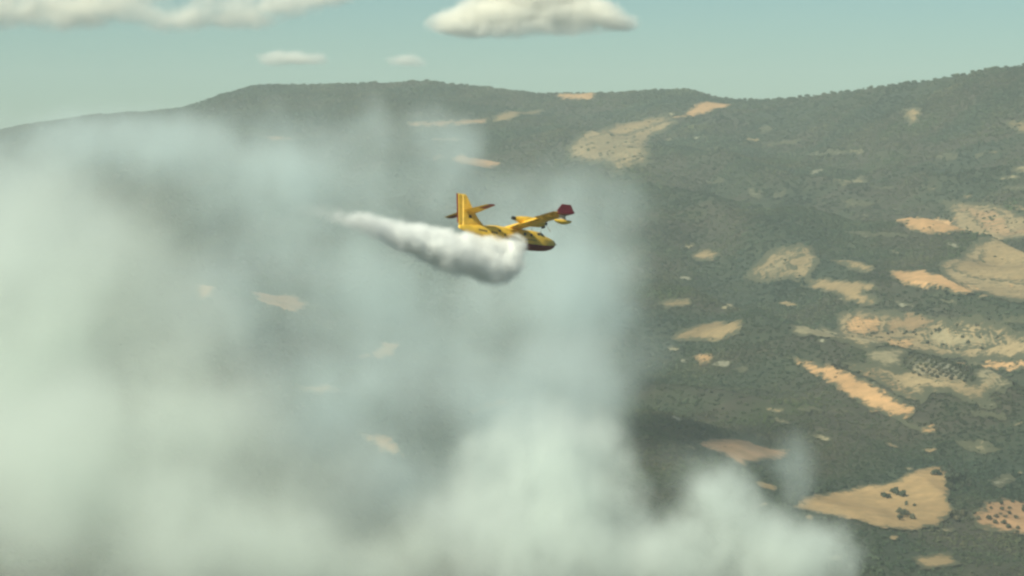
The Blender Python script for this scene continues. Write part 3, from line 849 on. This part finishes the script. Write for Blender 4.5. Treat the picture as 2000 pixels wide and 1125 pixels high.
# ------------------------------------------------------------------ volumes: smoke, falling water, clouds
def vol_mat(name, color, density, aniso=0.0, absorb=None):
    m = bpy.data.materials.new(name)
    m.use_nodes = True
    nt = m.node_tree
    for n in list(nt.nodes):
        if n.type == 'BSDF_PRINCIPLED': nt.nodes.remove(n)
    out = next(n for n in nt.nodes if n.type == 'OUTPUT_MATERIAL')
    pv = nt.nodes.new('ShaderNodeVolumePrincipled')
    pv.inputs['Color'].default_value = (*color, 1)
    pv.inputs['Density'].default_value = density
    pv.inputs['Anisotropy'].default_value = aniso
    nt.links.new(pv.outputs[0], out.inputs['Volume'])
    return m
def volume(name, blobs, voxel, mat, warp, warp_scale, ero, ero_scale, gain=1.0, matrix=None, detail=4.0, margin=1.1, stretch=(1, 1, 1), tear=0.0, solid=None, rough=0.56):
    """blobs: (centre, (rx, ry, rz), strength), soft balls whose sum, torn by noise, is the density of the air"""
    cs = np.array([b2[0] for b2 in blobs]); rs = np.array([b2[1] for b2 in blobs])
    lo = (cs - rs * margin).min(0) - warp * 1.3; hi = (cs + rs * margin).max(0) + warp * 1.3
    res = np.maximum(8, ((hi - lo) / voxel).astype(int))
    g = bpy.data.node_groups.new(name, 'GeometryNodeTree')
    g.interface.new_socket('Geometry', in_out='INPUT', socket_type='NodeSocketGeometry')
    g.interface.new_socket('Geometry', in_out='OUTPUT', socket_type='NodeSocketGeometry')
    N, L = g.nodes, g.links
    go_ = N.new('NodeGroupOutput'); N.new('NodeGroupInput')
    pos = N.new('GeometryNodeInputPosition').outputs[0]
    def vm(op, a, b2=None, out=0):
        n = N.new('ShaderNodeVectorMath'); n.operation = op
        for i, q in enumerate((a, b2)):
            if q is None: continue
            if isinstance(q, (tuple, list)): n.inputs[i].default_value = q
            else: L.new(q, n.inputs[i])
        return n.outputs[out]
    def fm(op, a, b2=None, clamp=False):
        n = N.new('ShaderNodeMath'); n.operation = op; n.use_clamp = clamp
        for i, q in enumerate((a, b2)):
            if q is None: continue
            if isinstance(q, (int, float)): n.inputs[i].default_value = q
            else: L.new(q, n.inputs[i])
        return n.outputs[0]
    def nz(scale, det, vec, col=False):
        n = N.new('ShaderNodeTexNoise'); n.inputs['Scale'].default_value = scale; n.inputs['Detail'].default_value = det
        n.inputs['Roughness'].default_value = rough
        L.new(vec, n.inputs['Vector'])
        return n.outputs[1 if col else 0]
    sp = vm('MULTIPLY', pos, tuple(stretch))
    w = vm('SUBTRACT', nz(1.0 / warp_scale, detail, sp, True), (0.5, 0.5, 0.5))
    sc_ = N.new('ShaderNodeVectorMath'); sc_.operation = 'SCALE'; L.new(w, sc_.inputs[0]); sc_.inputs['Scale'].default_value = warp * 3.0
    p = vm('ADD', pos, sc_.outputs[0])
    tot = None
    for c, r_, s in blobs:
        d = vm('MULTIPLY', vm('SUBTRACT', p, tuple(c)), tuple(1.0 / q for q in r_))
        ln = vm('DOT_PRODUCT', d, d, 1)
        k = fm('SUBTRACT', 1.0, ln, True)
        k = fm('MULTIPLY', fm('MULTIPLY', k, k), float(s))
        tot = k if tot is None else fm('ADD', tot, k)
    e = fm('SUBTRACT', nz(1.0 / ero_scale, detail, sp), 0.5)
    if tear:                                                            # ragged, billowing outline
        bil = fm('ABSOLUTE', fm('SUBTRACT', nz(0.8 / ero_scale, detail, vm('ADD', p, (37.0, 11.0, 5.0))), 0.5))
        tot = fm('MAXIMUM', fm('SUBTRACT', tot, fm('MULTIPLY', bil, tear * 4.0)), 0.0)
    f_ = fm('MAXIMUM', fm('ADD', 1.0, fm('MULTIPLY', e, ero * 5.0)), 0.0)
    dens = fm('MULTIPLY', fm('MULTIPLY', tot, f_), gain)
    vc = N.new('GeometryNodeVolumeCube')
    out_g = vc.outputs[0]
    L.new(dens, vc.inputs['Density'])
    vc.inputs['Min'].default_value = tuple(lo); vc.inputs['Max'].default_value = tuple(hi)
    for q, nm in enumerate(('Resolution X', 'Resolution Y', 'Resolution Z')): vc.inputs[nm].default_value = int(res[q])
    sm = N.new('GeometryNodeSetMaterial'); sm.inputs['Material'].default_value = mat
    if solid is not None:                                               # the surface of the densest part, as a mesh
        vm_ = N.new('GeometryNodeVolumeToMesh'); vm_.inputs['Threshold'].default_value = solid; vm_.inputs['Adaptivity'].default_value = 0.0
        L.new(out_g, vm_.inputs[0])
        ss = N.new('GeometryNodeSetShadeSmooth'); L.new(vm_.outputs[0], ss.inputs[0]); out_g = ss.outputs[0]
    L.new(out_g, sm.inputs['Geometry']); L.new(sm.outputs[0], go_.inputs[0])
    v, f = box(lo[0], hi[0], lo[1], hi[1], lo[2], hi[2])
    o = obj(name, mesh(name, v, f), mat)
    if matrix is not None: o.matrix_world = matrix
    o.modifiers.new('air', 'NODES').node_group = g
    return o
def pxblobs(rows, depth=None):
    out = []
    for px, py, d, rx, ry, s in rows:
        k = m_per_px(d)
        out.append((tuple(at(px, py, d)), (rx * k, (depth or (rx + ry) * .5) * k, ry * k), s))
    return out

M_SMOKE = vol_mat('smoke_air', (0.915, 0.95, 0.915), 0.020)
M_PLUME = vol_mat('plume_air', (0.92, 0.955, 0.93), 0.026)
M_SMOKE2 = vol_mat('thin_smoke_air', (0.86, 0.945, 0.955), 0.0125)
FRONT = [  # px, py, distance, radius across, radius up, strength
    (-20, 760, 1650, 330, 420, .8), (120, 400, 1720, 230, 150, .45), (280, 500, 1700, 190, 150, .45), (390, 640, 1650, 150, 170, .35), (-40, 430, 1750, 260, 200, .45), (150, 560, 1650, 240, 260, .6), (150, 950, 1550, 380, 280, .8), (300, 620, 1680, 170, 170, .35),
    (360, 800, 1600, 230, 230, .6), (480, 900, 1560, 170, 200, .5), (430, 1070, 1500, 320, 210, .8), (640, 950, 1560, 200, 150, .5), (700, 1110, 1500, 300, 170, .8), (850, 1050, 1520, 190, 130, .5)]
smoke1 = tag(volume('smoke', pxblobs(FRONT), 3.2, M_SMOKE, 24, 85, .8, 44, stretch=(1, 1, .9), detail=7.0, rough=.64, gain=1.4), 'dense cream white smoke filling the lower left of the picture', 'smoke', kind='stuff')
PLUMES = [
    (990, 905, 1480, 140, 105, 1.0), (1070, 860, 1470, 130, 105, 1.2), (1160, 885, 1500, 110, 120, 1.1), (920, 980, 1480, 130, 90, .7), (1060, 1070, 1450, 260, 190, 1.1), (1120, 960, 1470, 170, 130, .8), (1200, 1040, 1480, 140, 170, .7), (1060, 820, 1490, 100, 70, .35), (1190, 830, 1520, 70, 80, .3),
    (1330, 1070, 1420, 150, 110, 1.2), (1430, 1005, 1440, 140, 100, 1.3), (1530, 1070, 1420, 150, 120, 1.3), (1400, 955, 1450, 115, 80, 1.1), (1600, 1090, 1420, 100, 110, .8), (1470, 1120, 1420, 200, 100, .9), (1270, 1110, 1440, 140, 100, .8), (1545, 950, 1480, 75, 95, .28), (1590, 1040, 1450, 90, 90, .35), (1350, 940, 1500, 110, 70, .25)]
smoke3 = tag(volume('smoke', pxblobs(PLUMES), 1.6, M_PLUME, 14, 38, .9, 20, tear=.34, stretch=(1, 1, .8), detail=7.0, gain=1.5, rough=.66), 'bright billowing smoke rising at the bottom centre and right', 'smoke', kind='stuff')
BACK = [  # wide thin veils first, denser hearts inside them
    (1110, 480, 2150, 240, 230, .40), (1090, 640, 2100, 260, 260, .45), (1080, 800, 1850, 240, 220, .5), (1140, 560, 2100, 160, 200, .35), (1080, 600, 2050, 130, 170, .5), (1100, 420, 2200, 150, 120, .45), (1120, 730, 1950, 130, 150, .5), (1030, 760, 1900, 120, 140, .5),
    (1225, 420, 2200, 75, 80, .32), (1250, 510, 2150, 70, 75, .30), (1215, 600, 2100, 80, 80, .3), (1235, 700, 2050, 75, 85, .3), (1200, 790, 1950, 80, 90, .3), (1020, 360, 2250, 100, 70, .3),
    (860, 640, 2200, 280, 220, .42), (680, 560, 2200, 300, 230, .38), (800, 340, 2350, 200, 170, .42), (730, 250, 2400, 70, 85, .42), (850, 250, 2400, 80, 80, .50), (910, 270, 2380, 60, 70, .40), (900, 320, 2350, 90, 90, .35), (930, 430, 2250, 160, 150, .28),
    (560, 430, 2250, 280, 190, .40), (420, 330, 2300, 280, 150, .40), (300, 300, 2350, 280, 120, .45), (90, 300, 2350, 300, 110, .55), (480, 260, 2450, 220, 100, .35), (200, 265, 2450, 260, 80, .40), (620, 270, 2450, 140, 100, .25), (-100, 360, 2250, 240, 140, .5), (60, 470, 2250, 300, 200, .5), (620, 340, 2300, 220, 150, .34),
    (600, 760, 1950, 260, 220, .5), (760, 760, 1950, 240, 220, .4), (480, 600, 2050, 220, 180, .3), (900, 840, 1850, 220, 170, .5), (660, 900, 1800, 230, 160, .5), (1000, 960, 1700, 260, 160, .7), (820, 950, 1750, 220, 130, .6), (860, 720, 2000, 150, 130, .3), (400, 560, 2050, 200, 170, .3),
    (1555, 905, 1750, 70, 95, .6), (1380, 920, 1750, 130, 90, .25), (1480, 880, 1780, 90, 50, .2)]
smoke2 = tag(volume('smoke', pxblobs(BACK), 3.6, M_SMOKE2, 34, 105, 1.1, 60, stretch=(1, 1, .8), detail=7.0, tear=.09, gain=1.65, rough=.64), 'thin bluish smoke column drifting left behind the yellow airplane', 'smoke', kind='stuff')

# the falling water, in the airplane's own axes
INV = BODY.inverted()
def body_at(px, py, lat):
    r = ray(px, py)
    o = INV @ Vector((0, 0, 0)); d = INV.to_3x3() @ r
    return o + d * ((lat - o.y) / d.y)
M_WATER = vol_mat('water_spray', (1.0, 0.999, 0.997), 1.7, -0.3)
WATER = [(1002, 486, -2.6, 2.7, 2.7, 1.2), (990, 514, -2.2, 3.1, 3.4, 1.2), (962, 522, -1.5, 4.0, 3.6, 1.2), (1000, 472, -2.4, 1.9, 1.4, .9), (940, 512, -1.2, 4.0, 3.5, 1.1), (960, 480, -2.2, 3.6, 2.0, 1.0), (905, 498, -.8, 4.3, 4.0, 1.2), (915, 472, -1.2, 3.6, 1.8, .9),
         (870, 489, -.5, 4.2, 4.0, 1.1), (835, 478, 0, 4.1, 3.5, .9), (800, 467, 0, 3.9, 3.0, .65), (765, 455, 0, 3.7, 2.6, .42), (730, 442, 0, 3.7, 2.4, .26), (700, 430, 0, 3.4, 2.0, .18), (665, 424, 0, 3.2, 1.8, .07),
         (630, 415, 0, 3.2, 1.7, .03), (595, 405, 0, 3.4, 1.7, .015)]
wb = []
jr = random.Random(3)
for i, (px, py, lat, rl, rv, s) in enumerate(WATER):
    wb.append((tuple(body_at(px, py, lat)), (rl, max(1.6, rv * 1.05), rv), s))
    if i >= 8 and i + 1 < len(WATER):                                   # fill in between so that no beads show
        q = WATER[i + 1]
        for f in (.33, .66):
            e = [a_ + (b_ - a_) * f for a_, b_ in zip(WATER[i], q)]
            wb.append((tuple(body_at(e[0], e[1] + jr.uniform(-4, 4), e[2] + jr.uniform(-.5, .5))), (e[3], max(1.6, e[4]), e[4] * jr.uniform(.8, 1.1)), e[5] * .7))
# the falling mass itself, drops flung off it and fine spray round it
M_DROP, nt, b = new_mat('white_water')
b.inputs['Base Color'].default_value = (0.97, 0.965, 0.95, 1)
b.inputs['Roughness'].default_value = 0.6
b.inputs['Specular IOR Level'].default_value = 0.2
water = volume('water_drop', wb, 0.2, M_DROP, .32, 3.4, .06, 1.8, matrix=BODY, detail=4.0, solid=1.25)
tag(water, 'white mass of water falling and trailing away behind the yellow airplane', 'water drop')
dv, df = [], []
rr = random.Random(5)
tot_s = [b2[2] * b2[1][0] * b2[1][2] for b2 in wb]
while len(df) < 4 * 14000:
    c, r_, s = rr.choices(wb, tot_s)[0]
    d = Vector((rr.gauss(0, 1), rr.gauss(0, 1), rr.gauss(0, 1))).normalized() * rr.uniform(.3, .92)
    p = Vector(c) + Vector((d.x * r_[0], d.y * r_[1], d.z * r_[2]))
    a = rr.uniform(.015, .05); k = len(dv)
    q1 = Vector((rr.gauss(0, 1), rr.gauss(0, 1), rr.gauss(0, 1))).normalized() * a
    q2 = q1.orthogonal().normalized() * a; q3 = q1.cross(q2).normalized() * a
    dv += [p + q1 * 1.6, p + q2 - q1 * .5, p - q2 * .6 + q3 - q1 * .5, p - q2 * .6 - q3 - q1 * .5]
    df += [(k, k + 1, k + 2), (k, k + 2, k + 3), (k, k + 3, k + 1), (k + 1, k + 3, k + 2)]
tag(obj('drops', mesh('drops', dv, df), M_DROP, water), kind='stuff')
spray = volume('spray', wb, 0.22, M_WATER, .9, 2.6, .75, 1.5, detail=7.0, rough=.62)
spray.parent = water
tag(spray, kind='stuff')

# clouds, far beyond the ridge
M_CLOUD = vol_mat('cloud_air', (1.0, 0.985, 0.95), 0.06, -0.3)
M_EDGE = vol_mat('cloud_edge_air', (1.0, 0.985, 0.95), 0.09, -0.3)
CD = 14000
CLOUDS = [
    ('long pale cloud bank across the upper left sky', [(-60, 10, CD, 180, 60, .5), (80, 12, CD, 170, 55, .55), (210, 5, CD, 150, 50, .5), (340, 40, CD, 110, 38, .6), (440, 22, CD, 120, 45, .45), (550, 5, CD, 110, 45, .5), (640, -8, CD, 80, 40, .5), (300, -30, CD, 300, 45, .5), (150, 30, CD, 160, 40, .4), (480, 40, CD, 90, 24, .4)], .8),
    ('bright flat based cumulus cloud at the top centre', [(900, 42, CD, 80, 36, 1.0), (980, 22, CD, 110, 46, 1.2), (1070, 15, CD, 110, 48, 1.2), (1150, 28, CD, 95, 42, 1.0), (1210, 42, CD, 60, 24, .6), (1000, 55, CD, 190, 26, .6), (1040, -20, CD, 150, 50, 1.2)], 1.0),
    ('small flat cloud above the left shoulder of the ridge', [(535, 114, CD, 48, 18, .6), (570, 110, CD, 50, 22, .7), (608, 118, CD, 48, 15, .6)], .95),
    ('faint little puff right of the small flat cloud', [(785, 122, CD, 34, 18, .45), (808, 120, CD, 34, 18, .45)], .8)]
for label, rows, gain in CLOUDS:
    bl = pxblobs(rows, 34)
    air = volume('cloud', bl, 11, M_CLOUD if gain < 1 else M_EDGE, 34, 170, .7, 80, gain, detail=6.0, stretch=(.7, 1, 1.2), tear=.25)
    tag(air, label, 'cloud', kind='stuff')

# ------------------------------------------------------------------ haze
zt = max(float(_rz.max()) + 60, 60.0)
v, f = box(-4300, 4300, -1000, 9100, LOW - 1.5, zt)
M_HAZE = vol_mat('haze_air', (0.86, 0.97, 0.98), 0.000078)
tag(obj('haze', mesh('haze', v, f), M_HAZE), 'pale blue haze lying over the whole valley', 'haze', kind='stuff')
